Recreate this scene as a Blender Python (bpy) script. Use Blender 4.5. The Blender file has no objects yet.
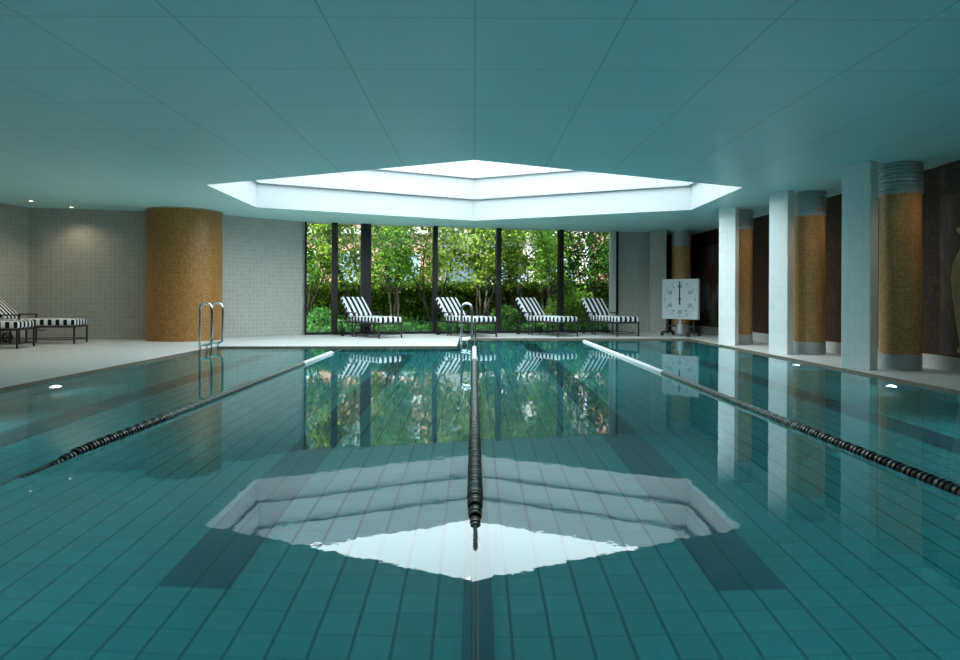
import bpy, bmesh, math, random
import numpy as np
from mathutils import Vector, Matrix

scn = bpy.context.scene
COL = scn.collection
PI = math.pi

# ------------------------------------------------------------------ camera, sky, sun, exposure
cam_d = bpy.data.cameras.new('camera')
cam = bpy.data.objects.new('camera', cam_d)
COL.objects.link(cam)
cam.location = (0, 0, 0.98)
cam.rotation_euler = (PI / 2, -0.0045, 0)
cam_d.sensor_width = 36
cam_d.lens = 36 * 665 / 960
cam_d.shift_x = 6 / 960
cam_d.shift_y = -33 / 960
cam_d.clip_start = 0.05
cam_d.clip_end = 300
scn.camera = cam

SKY = 2.2            # strength of the overcast sky
SUN = 9.5            # sun over the garden
SKYLIGHT = 4.2       # diffusing panel over the skylight
world = bpy.data.worlds.new('sky')
scn.world = world
world.use_nodes = True
wn = world.node_tree
bg = wn.nodes['Background']
bg.inputs['Color'].default_value = (0.80, 0.92, 1.0, 1)
bg.inputs['Strength'].default_value = SKY
sun_d = bpy.data.lights.new('sun', 'SUN')
sun_d.energy = SUN
sun_d.angle = math.radians(3)
sun_d.color = (1.0, 0.95, 0.82)
sun = bpy.data.objects.new('sun', sun_d)
COL.objects.link(sun)
sun.rotation_euler = (math.radians(24), math.radians(-26), 0)

vs = scn.view_settings
vs.view_transform = 'Standard'
vs.look = 'None'
vs.exposure = 0.55
vs.gamma = 1.0
vs.use_curve_mapping = False
scn.cycles.use_denoising = True
scn.cycles.max_bounces = 14
scn.cycles.diffuse_bounces = 6
scn.cycles.glossy_bounces = 6
scn.cycles.transmission_bounces = 10
scn.cycles.transparent_max_bounces = 16
scn.cycles.blur_glossy = 0.3
scn.cycles.sample_clamp_indirect = 30.0


# ------------------------------------------------------------------ helpers: materials
class Mat:
    """A small wrapper round a node tree with a Principled shader."""
    def __init__(self, name, color=(0.8, 0.8, 0.8), rough=0.5, metal=0.0, spec=0.5, **kw):
        m = bpy.data.materials.new(name)
        m.use_nodes = True
        self.m = m
        self.t = m.node_tree
        self.p = self.t.nodes['Principled BSDF']
        self.p.inputs['Base Color'].default_value = (*color, 1)
        self.p.inputs['Roughness'].default_value = rough
        self.p.inputs['Metallic'].default_value = metal
        self.p.inputs['Specular IOR Level'].default_value = spec
        for k, v in kw.items():
            self.p.inputs[k].default_value = v

    def n(self, kind, **kw):
        nd = self.t.nodes.new(kind)
        for k, v in kw.items():
            if k in nd.inputs:
                nd.inputs[k].default_value = v
            else:
                setattr(nd, k, v)
        return nd

    def l(self, a, b):
        self.t.links.new(a, b)

    def math(self, op, a, b=None):
        nd = self.n('ShaderNodeMath', operation=op)
        for i, v in enumerate((a, b)):
            if v is None:
                continue
            if isinstance(v, (int, float)):
                nd.inputs[i].default_value = v
            else:
                self.l(v, nd.inputs[i])
        return nd.outputs[0]

    def coord(self, which='UV'):
        return self.n('ShaderNodeTexCoord').outputs[which]

    def mapped(self, which, scale):
        mp = self.n('ShaderNodeMapping')
        mp.inputs['Scale'].default_value = scale
        self.l(self.coord(which), mp.inputs['Vector'])
        return mp.outputs[0]

    def mix(self, fac, a, b):
        nd = self.n('ShaderNodeMix', data_type='RGBA')
        for i, v in ((0, fac), (6, a), (7, b)):
            if isinstance(v, tuple):
                nd.inputs[i].default_value = (*v, 1) if len(v) == 3 else v
            elif isinstance(v, (int, float)):
                nd.inputs[i].default_value = v
            else:
                self.l(v, nd.inputs[i])
        return nd.outputs[2]

    def base(self, sock):
        self.l(sock, self.p.inputs['Base Color'])

    def bump(self, sock, strength=0.3, dist=0.01):
        b = self.n('ShaderNodeBump')
        b.inputs['Strength'].default_value = strength
        b.inputs['Distance'].default_value = dist
        self.l(sock, b.inputs['Height'])
        self.l(b.outputs[0], self.p.inputs['Normal'])
        return b


def brick(M, vec, w, h, mortar, c1, c2, cm, offset=0.0, smooth=0.1):
    b = M.n('ShaderNodeTexBrick')
    b.offset = offset
    b.squash = 1.0
    b.inputs['Scale'].default_value = 1.0
    b.inputs['Mortar Size'].default_value = mortar
    b.inputs['Mortar Smooth'].default_value = smooth
    b.inputs['Brick Width'].default_value = w
    b.inputs['Row Height'].default_value = h
    b.inputs['Color1'].default_value = (*c1, 1)
    b.inputs['Color2'].default_value = (*c2, 1)
    b.inputs['Mortar'].default_value = (*cm, 1)
    M.l(vec, b.inputs['Vector'])
    return b


def tile_mat(name, w, h, mortar, c1, c2, cm, offset=0.0, rough=0.3, coord='UV', spec=0.5, bump=0.25, metal=0.0):
    M = Mat(name, c1, rough, metal, spec)
    b = brick(M, M.coord(coord), w, h, mortar, c1, c2, cm, offset)
    M.base(b.outputs['Color'])
    inv = M.math('SUBTRACT', 1.0, b.outputs['Fac'])
    M.bump(inv, bump, 0.004)
    return M.m


def ramp(M, fac, stops):
    r = M.n('ShaderNodeValToRGB')
    e = r.color_ramp.elements
    while len(e) < len(stops):
        e.new(0.5)
    for i, (pos, c) in enumerate(stops):
        e[i].position = pos
        e[i].color = (*c, 1)
    M.l(fac, r.inputs[0])
    return r.outputs[0]


# ------------------------------------------------------------------ materials
def m_ceiling():
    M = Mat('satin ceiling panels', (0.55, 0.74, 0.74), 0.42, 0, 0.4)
    sep = M.n('ShaderNodeSeparateXYZ')
    M.l(M.coord('Object'), sep.inputs[0])
    P = 0.99

    def line(sock, off, wid):
        a = M.math('ADD', sock, off)
        a = M.math('DIVIDE', a, P)
        a = M.math('FRACT', a)
        a = M.math('SUBTRACT', a, 0.5)
        a = M.math('ABSOLUTE', a)
        return M.math('GREATER_THAN', a, 0.5 - wid)
    lx = line(sep.outputs[0], 20 * P, 0.007)
    ly = line(sep.outputs[1], 20 * P - 4.36 + 4 * P, 0.006)
    ln = M.math('MAXIMUM', lx, ly)
    nz = M.n('ShaderNodeTexNoise', Scale=3.0, Detail=6.0, Roughness=0.7)
    M.l(M.mapped('Object', (3, 30, 1)), nz.inputs['Vector'])
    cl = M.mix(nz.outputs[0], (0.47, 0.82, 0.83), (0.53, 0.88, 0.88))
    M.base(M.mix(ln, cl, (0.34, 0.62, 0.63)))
    hh = M.math('SUBTRACT', M.math('MULTIPLY', nz.outputs[0], 0.35), ln)
    M.bump(hh, 0.35, 0.006)
    return M.m


def m_water():
    m = bpy.data.materials.new('pool water')
    m.use_nodes = True
    t = m.node_tree
    t.nodes.clear()
    out = t.nodes.new('ShaderNodeOutputMaterial')
    g = t.nodes.new('ShaderNodeBsdfGlass')
    g.inputs['IOR'].default_value = 1.333
    g.inputs['Roughness'].default_value = 0.0
    g.inputs['Color'].default_value = (0.93, 1.0, 1.0, 1)
    tc = t.nodes.new('ShaderNodeTexCoord')
    mp = t.nodes.new('ShaderNodeMapping')
    mp.inputs['Scale'].default_value = (2.4, 1.4, 1)
    nz = t.nodes.new('ShaderNodeTexNoise')
    nz.inputs['Scale'].default_value = 5.0
    nz.inputs['Detail'].default_value = 3
    b = t.nodes.new('ShaderNodeBump')
    b.inputs['Strength'].default_value = 0.5
    b.inputs['Distance'].default_value = 0.0006
    t.links.new(tc.outputs['Object'], mp.inputs[0])
    t.links.new(mp.outputs[0], nz.inputs['Vector'])
    t.links.new(nz.outputs[0], b.inputs['Height'])
    t.links.new(b.outputs[0], g.inputs['Normal'])
    t.links.new(g.outputs[0], out.inputs[0])
    return m


def m_pane():
    m = bpy.data.materials.new('window glass')
    m.use_nodes = True
    t = m.node_tree
    t.nodes.clear()
    out = t.nodes.new('ShaderNodeOutputMaterial')
    tr = t.nodes.new('ShaderNodeBsdfTransparent')
    tr.inputs[0].default_value = (0.96, 0.99, 0.98, 1)
    gl = t.nodes.new('ShaderNodeBsdfGlossy')
    gl.inputs['Roughness'].default_value = 0.0
    fr = t.nodes.new('ShaderNodeFresnel')
    fr.inputs[0].default_value = 1.3
    mx = t.nodes.new('ShaderNodeMixShader')
    t.links.new(fr.outputs[0], mx.inputs[0])
    t.links.new(tr.outputs[0], mx.inputs[1])
    t.links.new(gl.outputs[0], mx.inputs[2])
    t.links.new(mx.outputs[0], out.inputs[0])
    return m


def m_emit(name, color, strength):
    m = bpy.data.materials.new(name)
    m.use_nodes = True
    t = m.node_tree
    t.nodes.clear()
    out = t.nodes.new('ShaderNodeOutputMaterial')
    e = t.nodes.new('ShaderNodeEmission')
    e.inputs[0].default_value = (*color, 1)
    e.inputs[1].default_value = strength
    t.links.new(e.outputs[0], out.inputs[0])
    return m


def m_leaf(name, dark, light, trans=0.4):
    m = bpy.data.materials.new(name)
    m.use_nodes = True
    t = m.node_tree
    t.nodes.clear()
    out = t.nodes.new('ShaderNodeOutputMaterial')
    geo = t.nodes.new('ShaderNodeNewGeometry')
    r = t.nodes.new('ShaderNodeValToRGB')
    r.color_ramp.elements[0].color = (*dark, 1)
    r.color_ramp.elements[1].color = (*light, 1)
    t.links.new(geo.outputs['Random Per Island'], r.inputs[0])
    d = t.nodes.new('ShaderNodeBsdfDiffuse')
    tl = t.nodes.new('ShaderNodeBsdfTranslucent')
    mx = t.nodes.new('ShaderNodeMixShader')
    mx.inputs[0].default_value = trans
    t.links.new(r.outputs[0], d.inputs[0])
    t.links.new(r.outputs[0], tl.inputs[0])
    t.links.new(d.outputs[0], mx.inputs[1])
    t.links.new(tl.outputs[0], mx.inputs[2])
    t.links.new(mx.outputs[0], out.inputs[0])
    return m


def m_stripe(name, axis, period, phase):
    M = Mat(name, (0.8, 0.8, 0.8), 0.85, 0, 0.15)
    sep = M.n('ShaderNodeSeparateXYZ')
    M.l(M.coord('Object'), sep.inputs[0])
    a = M.math('ADD', sep.outputs[axis], 10 * period + phase)
    a = M.math('FRACT', M.math('DIVIDE', a, period))
    a = M.math('GREATER_THAN', a, 0.5)
    wv = M.n('ShaderNodeTexNoise', Scale=220.0, Detail=2.0)
    M.l(M.coord('Object'), wv.inputs['Vector'])
    white = M.mix(wv.outputs[0], (0.74, 0.78, 0.78), (0.88, 0.9, 0.9))
    M.base(M.mix(a, white, (0.008, 0.014, 0.018)))
    M.bump(wv.outputs[0], 0.2, 0.002)
    return M.m


def m_noise(name, c1, c2, scale, rough=0.6, spec=0.4, bump=0.15, stretch=(1, 1, 1), metal=0.0):
    M = Mat(name, c1, rough, metal, spec)
    nz = M.n('ShaderNodeTexNoise', Scale=scale, Detail=5.0, Roughness=0.65)
    M.l(M.mapped('Object', stretch), nz.inputs['Vector'])
    M.base(ramp(M, nz.outputs[0], [(0.3, c1), (0.7, c2)]))
    M.bump(nz.outputs[0], bump, 0.01)
    return M.m


def m_deck():
    M = Mat('pale stone deck', (0.55, 0.56, 0.55), 0.38, 0, 0.4)
    b = brick(M, M.coord('Object'), 0.6, 0.6, 0.004, (0.66, 0.67, 0.65), (0.61, 0.63, 0.61), (0.36, 0.36, 0.35))
    nz = M.n('ShaderNodeTexNoise', Scale=9.0, Detail=6.0, Roughness=0.7)
    M.l(M.coord('Object'), nz.inputs['Vector'])
    M.base(M.mix(M.math('MULTIPLY', nz.outputs[0], 0.35), b.outputs['Color'], (0.42, 0.43, 0.42)))
    M.bump(b.outputs['Fac'], -0.2, 0.003)
    return M.m


def m_pool_tile(name, dark, light, grout, lane=None):
    M = Mat(name, light, 0.35, 0, 0.3)
    T = 0.155
    sep = M.n('ShaderNodeSeparateXYZ')
    M.l(M.coord('Object'), sep.inputs[0])

    def line(sock, wid):
        a = M.math('FRACT', M.math('DIVIDE', M.math('ADD', sock, 20 * T), T))
        a = M.math('ABSOLUTE', M.math('SUBTRACT', a, 0.5))
        return M.math('GREATER_THAN', a, 0.5 - wid)
    lx = line(sep.outputs[0], 0.045)
    ly = M.math('MULTIPLY', line(sep.outputs[1], 0.03), 0.45)
    lz = M.math('MULTIPLY', line(sep.outputs[2], 0.03), 0.45)
    ln = M.math('MAXIMUM', M.math('MAXIMUM', lx, ly), lz)
    vr = M.n('ShaderNodeTexWhiteNoise')
    sn = M.n('ShaderNodeVectorMath', operation='FLOOR')
    dv = M.n('ShaderNodeVectorMath', operation='SCALE')
    dv.inputs['Scale'].default_value = 1 / T
    M.l(M.coord('Object'), dv.inputs[0])
    M.l(dv.outputs[0], sn.inputs[0])
    M.l(sn.outputs[0], vr.inputs['Vector'])
    col = M.mix(vr.outputs[0], dark, light)
    M.base(M.mix(ln, col, grout))
    return M.m


def m_mosaic(name, stops, size=0.025, rough=0.35, metal=0.0, spec=0.4):
    M = Mat(name, stops[0][1], rough, metal, spec)
    uv = M.coord('UV')
    sc = M.n('ShaderNodeVectorMath', operation='SCALE')
    sc.inputs['Scale'].default_value = 1 / size
    M.l(uv, sc.inputs[0])
    fl = M.n('ShaderNodeVectorMath', operation='FLOOR')
    M.l(sc.outputs[0], fl.inputs[0])
    wn_ = M.n('ShaderNodeTexWhiteNoise')
    M.l(fl.outputs[0], wn_.inputs['Vector'])
    col = ramp(M, wn_.outputs[0], stops)
    b = brick(M, uv, size, size, size * 0.07, (1, 1, 1), (1, 1, 1), (0, 0, 0))
    dk = tuple(c * 0.45 for c in stops[0][1])
    M.base(M.mix(b.outputs['Fac'], col, dk))
    M.bump(b.outputs['Fac'], -0.2, 0.002)
    return M.m


def m_mural(name, stops, scale):
    M = Mat(name, (0.2, 0.1, 0.05), 0.45, 0, 0.4)
    mp = M.mapped('Object', (1, 1, 0.45))
    nz = M.n('ShaderNodeTexNoise', Scale=2.2, Detail=3.0)
    M.l(mp, nz.inputs['Vector'])
    ad = M.n('ShaderNodeVectorMath', operation='ADD')
    M.l(mp, ad.inputs[0])
    M.l(nz.outputs['Color'], ad.inputs[1])
    v = M.n('ShaderNodeTexVoronoi', Scale=scale)
    M.l(ad.outputs[0], v.inputs['Vector'])
    sp = M.n('ShaderNodeSeparateColor')
    M.l(v.outputs['Color'], sp.inputs[0])
    col = ramp(M, sp.outputs[0], stops)
    b = brick(M, M.coord('UV'), 0.03, 0.03, 0.003, (1, 1, 1), (1, 1, 1), (0, 0, 0))
    M.base(M.mix(b.outputs['Fac'], col, (0.02, 0.012, 0.01)))
    return M.m


MATS = {
    'ceiling': m_ceiling(),
    'coffer': Mat('white skylight plaster', (0.45, 0.485, 0.495), 0.7, 0, 0.2).m,
    'diffuser': m_emit('daylight diffusing glass', (0.82, 0.95, 1.0), SKYLIGHT),
    'water': m_water(),
    'pane': m_pane(),
    'deck': m_deck(),
    'coping': m_noise('brown stone coping edge', (0.16, 0.12, 0.09), (0.24, 0.18, 0.14), 12),
    'pool_tile': m_pool_tile('teal pool tile', (0.035, 0.25, 0.265), (0.042, 0.285, 0.30), (0.011, 0.12, 0.135)),
    'lane_tile': m_pool_tile('dark blue lane tile', (0.016, 0.10, 0.13), (0.02, 0.12, 0.15), (0.01, 0.065, 0.08)),
    'tile_wall': tile_mat('grey green wall tile', 0.095, 0.095, 0.004, (0.42, 0.42, 0.375), (0.37, 0.375, 0.335), (0.50, 0.51, 0.47), 0.0, 0.3),
    'tile_white': tile_mat('white glazed pillar tile', 0.19, 0.19, 0.004, (0.86, 0.89, 0.88), (0.82, 0.86, 0.85), (0.75, 0.79, 0.79), 0.5, 0.3),
    'gold': m_mosaic('gold mosaic', [(0.0, (0.31, 0.145, 0.04)), (0.5, (0.39, 0.19, 0.055)), (1.0, (0.46, 0.24, 0.08))], 0.035),
    'gold_pale': m_mosaic('pale gold mosaic', [(0.0, (0.44, 0.24, 0.09)), (0.5, (0.53, 0.30, 0.12)), (1.0, (0.62, 0.37, 0.16))], 0.03),
    'brown_mosaic': m_mosaic('dark brown mosaic', [(0.0, (0.035, 0.012, 0.006)), (0.6, (0.055, 0.02, 0.009)), (1.0, (0.08, 0.034, 0.016))], 0.06, 0.55, 0.0, 0.2),
    'steel': m_noise('brushed steel', (0.42, 0.46, 0.48), (0.52, 0.56, 0.58), 8, 0.42, 0.5, 0.05, (1, 1, 30), 0.35),
    'louvre': m_noise('brown louvre', (0.10, 0.065, 0.045), (0.16, 0.11, 0.08), 8, 0.5),
    'chrome': Mat('polished chrome', (0.82, 0.86, 0.88), 0.12, 1.0).m,
    'bronze': m_noise('dark window frame', (0.006, 0.006, 0.006), (0.012, 0.011, 0.011), 14, 0.5),
    'brown_frame': m_noise('brown window post', (0.018, 0.013, 0.010), (0.03, 0.022, 0.018), 14, 0.5),
    'jamb': m_noise('pale window jamb', (0.55, 0.57, 0.57), (0.62, 0.64, 0.64), 10, 0.5),
    'iron': m_noise('dark iron frame', (0.016, 0.017, 0.018), (0.035, 0.035, 0.036), 30, 0.4, 0.5, 0.05),
    'rubber': m_noise('black rubber', (0.012, 0.012, 0.012), (0.025, 0.025, 0.025), 30, 0.7),
    'stripe_length': m_stripe('black and white striped canvas', 1, 0.138, 0.0345),
    'stripe_side': m_stripe('black and white striped cushion edge', 0, 0.138, 0.0),
    'float_white': Mat('white lane float', (0.82, 0.85, 0.85), 0.35).m,
    'float_grey': m_noise('grey green lane float', (0.12, 0.15, 0.14), (0.22, 0.25, 0.23), 20, 0.3),
    'float_dark': m_noise('dark green lane float', (0.012, 0.02, 0.02), (0.03, 0.045, 0.04), 20, 0.3),
    'cable': Mat('steel lane cable', (0.12, 0.14, 0.14), 0.5, 0.6).m,
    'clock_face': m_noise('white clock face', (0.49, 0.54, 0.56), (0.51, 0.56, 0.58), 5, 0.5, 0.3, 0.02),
    'ink': Mat('dark clock print', (0.02, 0.05, 0.06), 0.6).m,
    'black': Mat('black clock hand', (0.01, 0.01, 0.01), 0.5).m,
    'plinth': m_noise('pale plinth stone', (0.40, 0.38, 0.35), (0.5, 0.47, 0.43), 10, 0.5),
    'mural_dark': m_mural('brown mosaic mural', [(0.0, (0.05, 0.02, 0.012)), (0.35, (0.10, 0.045, 0.02)), (0.6, (0.17, 0.085, 0.035)), (0.8, (0.07, 0.05, 0.03)), (1.0, (0.20, 0.11, 0.05))], 6),
    'mural_colour': m_mural('coloured mosaic mural', [(0.0, (0.05, 0.02, 0.015)), (0.35, (0.16, 0.04, 0.03)), (0.55, (0.07, 0.05, 0.035)), (0.72, (0.06, 0.16, 0.17)), (0.86, (0.30, 0.26, 0.22)), (1.0, (0.12, 0.05, 0.03))], 3.2),
    'urn': m_mosaic('tan mosaic urn', [(0.0, (0.38, 0.24, 0.11)), (0.6, (0.48, 0.31, 0.15)), (1.0, (0.55, 0.38, 0.2))], 0.03),
    'lamp_warm': m_emit('warm lamp', (1.0, 0.86, 0.68), 14.0),
    'lamp_bright': m_emit('bright warm lamp', (1.0, 0.84, 0.62), 90.0),
    'lamp_pool': m_emit('pool lamp glass', (0.9, 1.0, 1.0), 9.0),
    'white_metal': Mat('white lamp housing', (0.75, 0.75, 0.73), 0.4).m,
    'bark': m_noise('grey bark', (0.035, 0.026, 0.02), (0.12, 0.10, 0.08), 14, 0.85, 0.2, 0.6, (1, 1, 0.25)),
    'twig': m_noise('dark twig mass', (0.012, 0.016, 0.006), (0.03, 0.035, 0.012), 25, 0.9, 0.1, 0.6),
    'soil': m_noise('garden soil', (0.03, 0.035, 0.015), (0.07, 0.07, 0.03), 6, 0.9),
    'leaf_a': m_leaf('fresh green leaf', (0.07, 0.18, 0.03), (0.42, 0.55, 0.09), 0.5),
    'leaf_b': m_leaf('mid green leaf', (0.04, 0.14, 0.02), (0.24, 0.42, 0.06), 0.45),
    'leaf_c': m_leaf('deep green leaf', (0.015, 0.06, 0.012), (0.08, 0.20, 0.035), 0.35),
    'leaf_hedge': m_leaf('hedge leaf', (0.03, 0.10, 0.012), (0.22, 0.34, 0.05), 0.35),
    'leaf_fern': m_leaf('fern frond', (0.03, 0.13, 0.03), (0.14, 0.34, 0.10), 0.35),
    'brick_pink': m_noise('pink brick facade', (0.42, 0.22, 0.17), (0.58, 0.34, 0.27), 5, 0.8),
    'concrete': m_noise('pale facade band', (0.55, 0.55, 0.54), (0.72, 0.72, 0.70), 4, 0.7),
    'blue_glass': m_noise('blue facade glass', (0.16, 0.26, 0.34), (0.34, 0.46, 0.54), 3, 0.15, 0.6, 0.02),
    'asphalt': m_noise('street asphalt', (0.12, 0.12, 0.12), (0.18, 0.18, 0.18), 8, 0.85),
}


# ------------------------------------------------------------------ helpers: meshes
class MB:
    """Collects faces and uvs and links them as ONE mesh object."""
    def __init__(self):
        self.v = []
        self.f = []
        self.uv = []
        self.mi = []

    def face(self, pts, uv=None, mi=0):
        i = len(self.v)
        self.v += [tuple(p) for p in pts]
        self.f.append(tuple(range(i, i + len(pts))))
        if uv is None:
            a = Vector(pts[1]) - Vector(pts[0])
            n = a.cross(Vector(pts[-1]) - Vector(pts[0]))
            if a.length < 1e-9:
                a = Vector((1, 0, 0))
            a.normalize()
            b = n.normalized().cross(a)
            uv = [((Vector(p) - Vector(pts[0])).dot(a), (Vector(p) - Vector(pts[0])).dot(b)) for p in pts]
        self.uv += [tuple(u) for u in uv]
        self.mi.append(mi)

    def box(self, c, s, rz=0.0, mi=0):
        cx, cy, cz = c
        hx, hy, hz = s[0] / 2, s[1] / 2, s[2] / 2
        R = Matrix.Rotation(rz, 3, 'Z')

        def P(x, y, z):
            q = R @ Vector((x * hx, y * hy, z * hz))
            return (q.x + cx, q.y + cy, q.z + cz)
        for q in (((-1, -1, -1), (1, -1, -1), (1, -1, 1), (-1, -1, 1)), ((1, -1, -1), (1, 1, -1), (1, 1, 1), (1, -1, 1)),
                  ((1, 1, -1), (-1, 1, -1), (-1, 1, 1), (1, 1, 1)), ((-1, 1, -1), (-1, -1, -1), (-1, -1, 1), (-1, 1, 1)),
                  ((-1, -1, 1), (1, -1, 1), (1, 1, 1), (-1, 1, 1)), ((-1, 1, -1), (1, 1, -1), (1, -1, -1), (-1, -1, -1))):
            self.face([P(*p) for p in q], None, mi)
        return self

    def bar(self, a, b, w=0.02):
        """square bar between two points"""
        return self.tube([a, b], w * 0.72, 4, PI / 4)

    def tube(self, path, r, n=10, ph=0.0, closed_ends=True, shrink=None):
        path = [Vector(p) for p in path]
        rings = []
        up = Vector((0.0123, 0.021, 1)).normalized()
        prev = None
        dist = 0
        for i, p in enumerate(path):
            d = (path[min(i + 1, len(path) - 1)] - path[max(i - 1, 0)]).normalized()
            if prev is None:
                x = d.cross(up)
                if x.length < 0.1:
                    x = d.cross(Vector((1, 0, 0)))
                x.normalize()
            else:
                x = (prev - d * prev.dot(d)).normalized()
            prev = x
            y = d.cross(x)
            rr = r if shrink is None else r * shrink[i]
            rings.append([p + (x * math.cos(ph + 2 * PI * k / n) + y * math.sin(ph + 2 * PI * k / n)) * rr for k in range(n)])
        for i in range(len(rings) - 1):
            for k in range(n):
                a, b = rings[i], rings[i + 1]
                k2 = (k + 1) % n
                self.face([a[k], b[k], b[k2], a[k2]], [(k / n, i), (k / n, i + 1), ((k + 1) / n, i + 1), ((k + 1) / n, i)])
        if closed_ends:
            self.face(rings[0])
            self.face(rings[-1][::-1])
        return self

    def lathe(self, prof, c=(0, 0, 0), n=48, a0=0.0, a1=2 * PI, axis='Z'):
        """profile of (radius, height) about a vertical axis, uv in metres"""
        def P(r, h, t):
            if axis == 'Z':
                return (c[0] + r * math.cos(t), c[1] + r * math.sin(t), c[2] + h)
            return (c[0] + r * math.cos(t), c[1] + h, c[2] + r * math.sin(t))
        R = max(p[0] for p in prof)
        v = 0
        for (r0, h0), (r1, h1) in zip(prof[:-1], prof[1:]):
            dv = math.hypot(r1 - r0, h1 - h0)
            for k in range(n):
                t0 = a0 + (a1 - a0) * k / n
                t1 = a0 + (a1 - a0) * (k + 1) / n
                pts = [P(r0, h0, t0), P(r0, h0, t1), P(r1, h1, t1), P(r1, h1, t0)]
                uv = [(t0 * R, v), (t1 * R, v), (t1 * R, v + dv), (t0 * R, v + dv)]
                if r0 < 1e-6:
                    pts, uv = [pts[0], pts[2], pts[3]], [uv[0], uv[2], uv[3]]
                elif r1 < 1e-6:
                    pts, uv = pts[:3], uv[:3]
                self.face(pts, uv)
            v += dv
        return self

    def build(self, name, mats, parent=None, smooth=False, merge=True):
        me = bpy.data.meshes.new(name)
        me.from_pydata(self.v, [], self.f)
        ul = me.uv_layers.new(name='UVMap')
        ul.data.foreach_set('uv', [c for u in self.uv for c in u])
        for m in (mats if isinstance(mats, (list, tuple)) else [mats]):
            me.materials.append(m)
        me.polygons.foreach_set('material_index', self.mi)
        if merge:
            bm = bmesh.new()
            bm.from_mesh(me)
            bmesh.ops.remove_doubles(bm, verts=bm.verts, dist=1e-5)
            bm.to_mesh(me)
            bm.free()
        if smooth:
            me.polygons.foreach_set('use_smooth', [True] * len(me.polygons))
            try:
                me.set_sharp_from_angle(angle=math.radians(40))
            except Exception:
                pass
        me.update()
        o = bpy.data.objects.new(name, me)
        COL.objects.link(o)
        o.parent = parent
        return o


def tag(o, label=None, cat=None, group=None, kind=None):
    for k, v in (('label', label), ('category', cat), ('group', group), ('kind', kind)):
        if v:
            o[k] = v
    return o


def thing(name, label, cat, loc=(0, 0, 0), rz=0.0, group=None):
    o = bpy.data.objects.new(name, None)
    COL.objects.link(o)
    o.location = loc
    o.rotation_euler = (0, 0, rz)
    o.empty_display_size = 0.1
    return tag(o, label, cat, group)


def structure(o):
    o['kind'] = 'structure'
    return o


def dup(root, loc, rz, label):
    r = root.copy()
    COL.objects.link(r)
    r.location = loc
    r.rotation_euler = (0, 0, rz)
    r['label'] = label
    for ch in list(root.children):
        c = ch.copy()
        COL.objects.link(c)
        c.parent = r
        for g in list(ch.children):
            d = g.copy()
            COL.objects.link(d)
            d.parent = c
    return r


def wall(name, pts, z0, z1, mat, parent=None):
    """an upright wall along a plan polyline, uv in metres, with thickness behind"""
    mb = MB()
    u = 0
    for (x0, y0), (x1, y1) in zip(pts[:-1], pts[1:]):
        L = math.hypot(x1 - x0, y1 - y0)
        mb.face([(x0, y0, z0), (x1, y1, z0), (x1, y1, z1), (x0, y0, z1)], [(u, z0), (u + L, z0), (u + L, z1), (u, z1)])
        u += L
    o = mb.build(name, mat, parent)
    sm = o.modifiers.new('thickness', 'SOLIDIFY')
    sm.thickness = 0.12
    sm.offset = -1.0
    return o


def fill_with_hole(name, outer, inners, z, mat, up=True):
    bm = bmesh.new()
    edges = []
    for loop in [outer] + inners:
        vs_ = [bm.verts.new((x, y, z)) for x, y in loop]
        for i in range(len(vs_)):
            edges.append(bm.edges.new((vs_[i], vs_[(i + 1) % len(vs_)])))
    bmesh.ops.triangle_fill(bm, use_beauty=True, use_dissolve=False, edges=edges)
    for f in bm.faces:
        f.normal_update()
        if (f.normal.z > 0) != up:
            f.normal_flip()
    me = bpy.data.meshes.new(name)
    bm.to_mesh(me)
    bm.free()
    me.materials.append(mat)
    o = bpy.data.objects.new(name, me)
    COL.objects.link(o)
    return o


# ------------------------------------------------------------------ the room
H = 2.81          # ceiling
DK = 0.03         # deck above the water
DEPTH = 0.80      # pool depth
WA, WB = Vector((-4.15, 16.40)), Vector((3.92, 18.45))      # window wall in plan
ROOM = [(-10.6, -3.5), (6.4, -3.5), (6.4, 19.4), (5.25, 19.4), (5.25, 18.55), (3.98, 18.50), (WB.x, WB.y), (WA.x, WA.y),
        (-6.1, 14.68), (-9.35, 13.95), (-10.6, 7.5)]
HEX = [(0.0, 8.88), (4.43, 10.98), (4.50, 13.80), (0.0, 15.95), (-4.50, 13.72), (-4.43, 10.98)]
POOL = [(-4.83, 1.0), (5.05, 1.0), (5.05, 15.55), (-0.33, 15.40), (-0.33, 12.87), (-4.83, 12.50)]

ceil = fill_with_hole('ceiling', ROOM, [HEX], H, MATS['ceiling'], up=False)
structure(ceil)
deck = fill_with_hole('floor', ROOM, [POOL], DK, MATS['deck'])
structure(deck)

# stepped skylight coffer
def inset(poly, d):
    n = len(poly)
    out = []
    cx = sum(p[0] for p in poly) / n
    cy = sum(p[1] for p in poly) / n
    lines = []
    for i in range(n):
        a, b = Vector(poly[i]), Vector(poly[(i + 1) % n])
        nd = Vector((-(b - a).y, (b - a).x)).normalized()
        if nd.dot(Vector((cx, cy)) - a) < 0:
            nd = -nd
        lines.append((a + nd * d, b - a))
    for i in range(n):
        (p, r), (q, s) = lines[i - 1], lines[i]
        t = ((q - p).x * s.y - (q - p).y * s.x) / (r.x * s.y - r.y * s.x)
        out.append(tuple(p + r * t))
    return out


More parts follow.
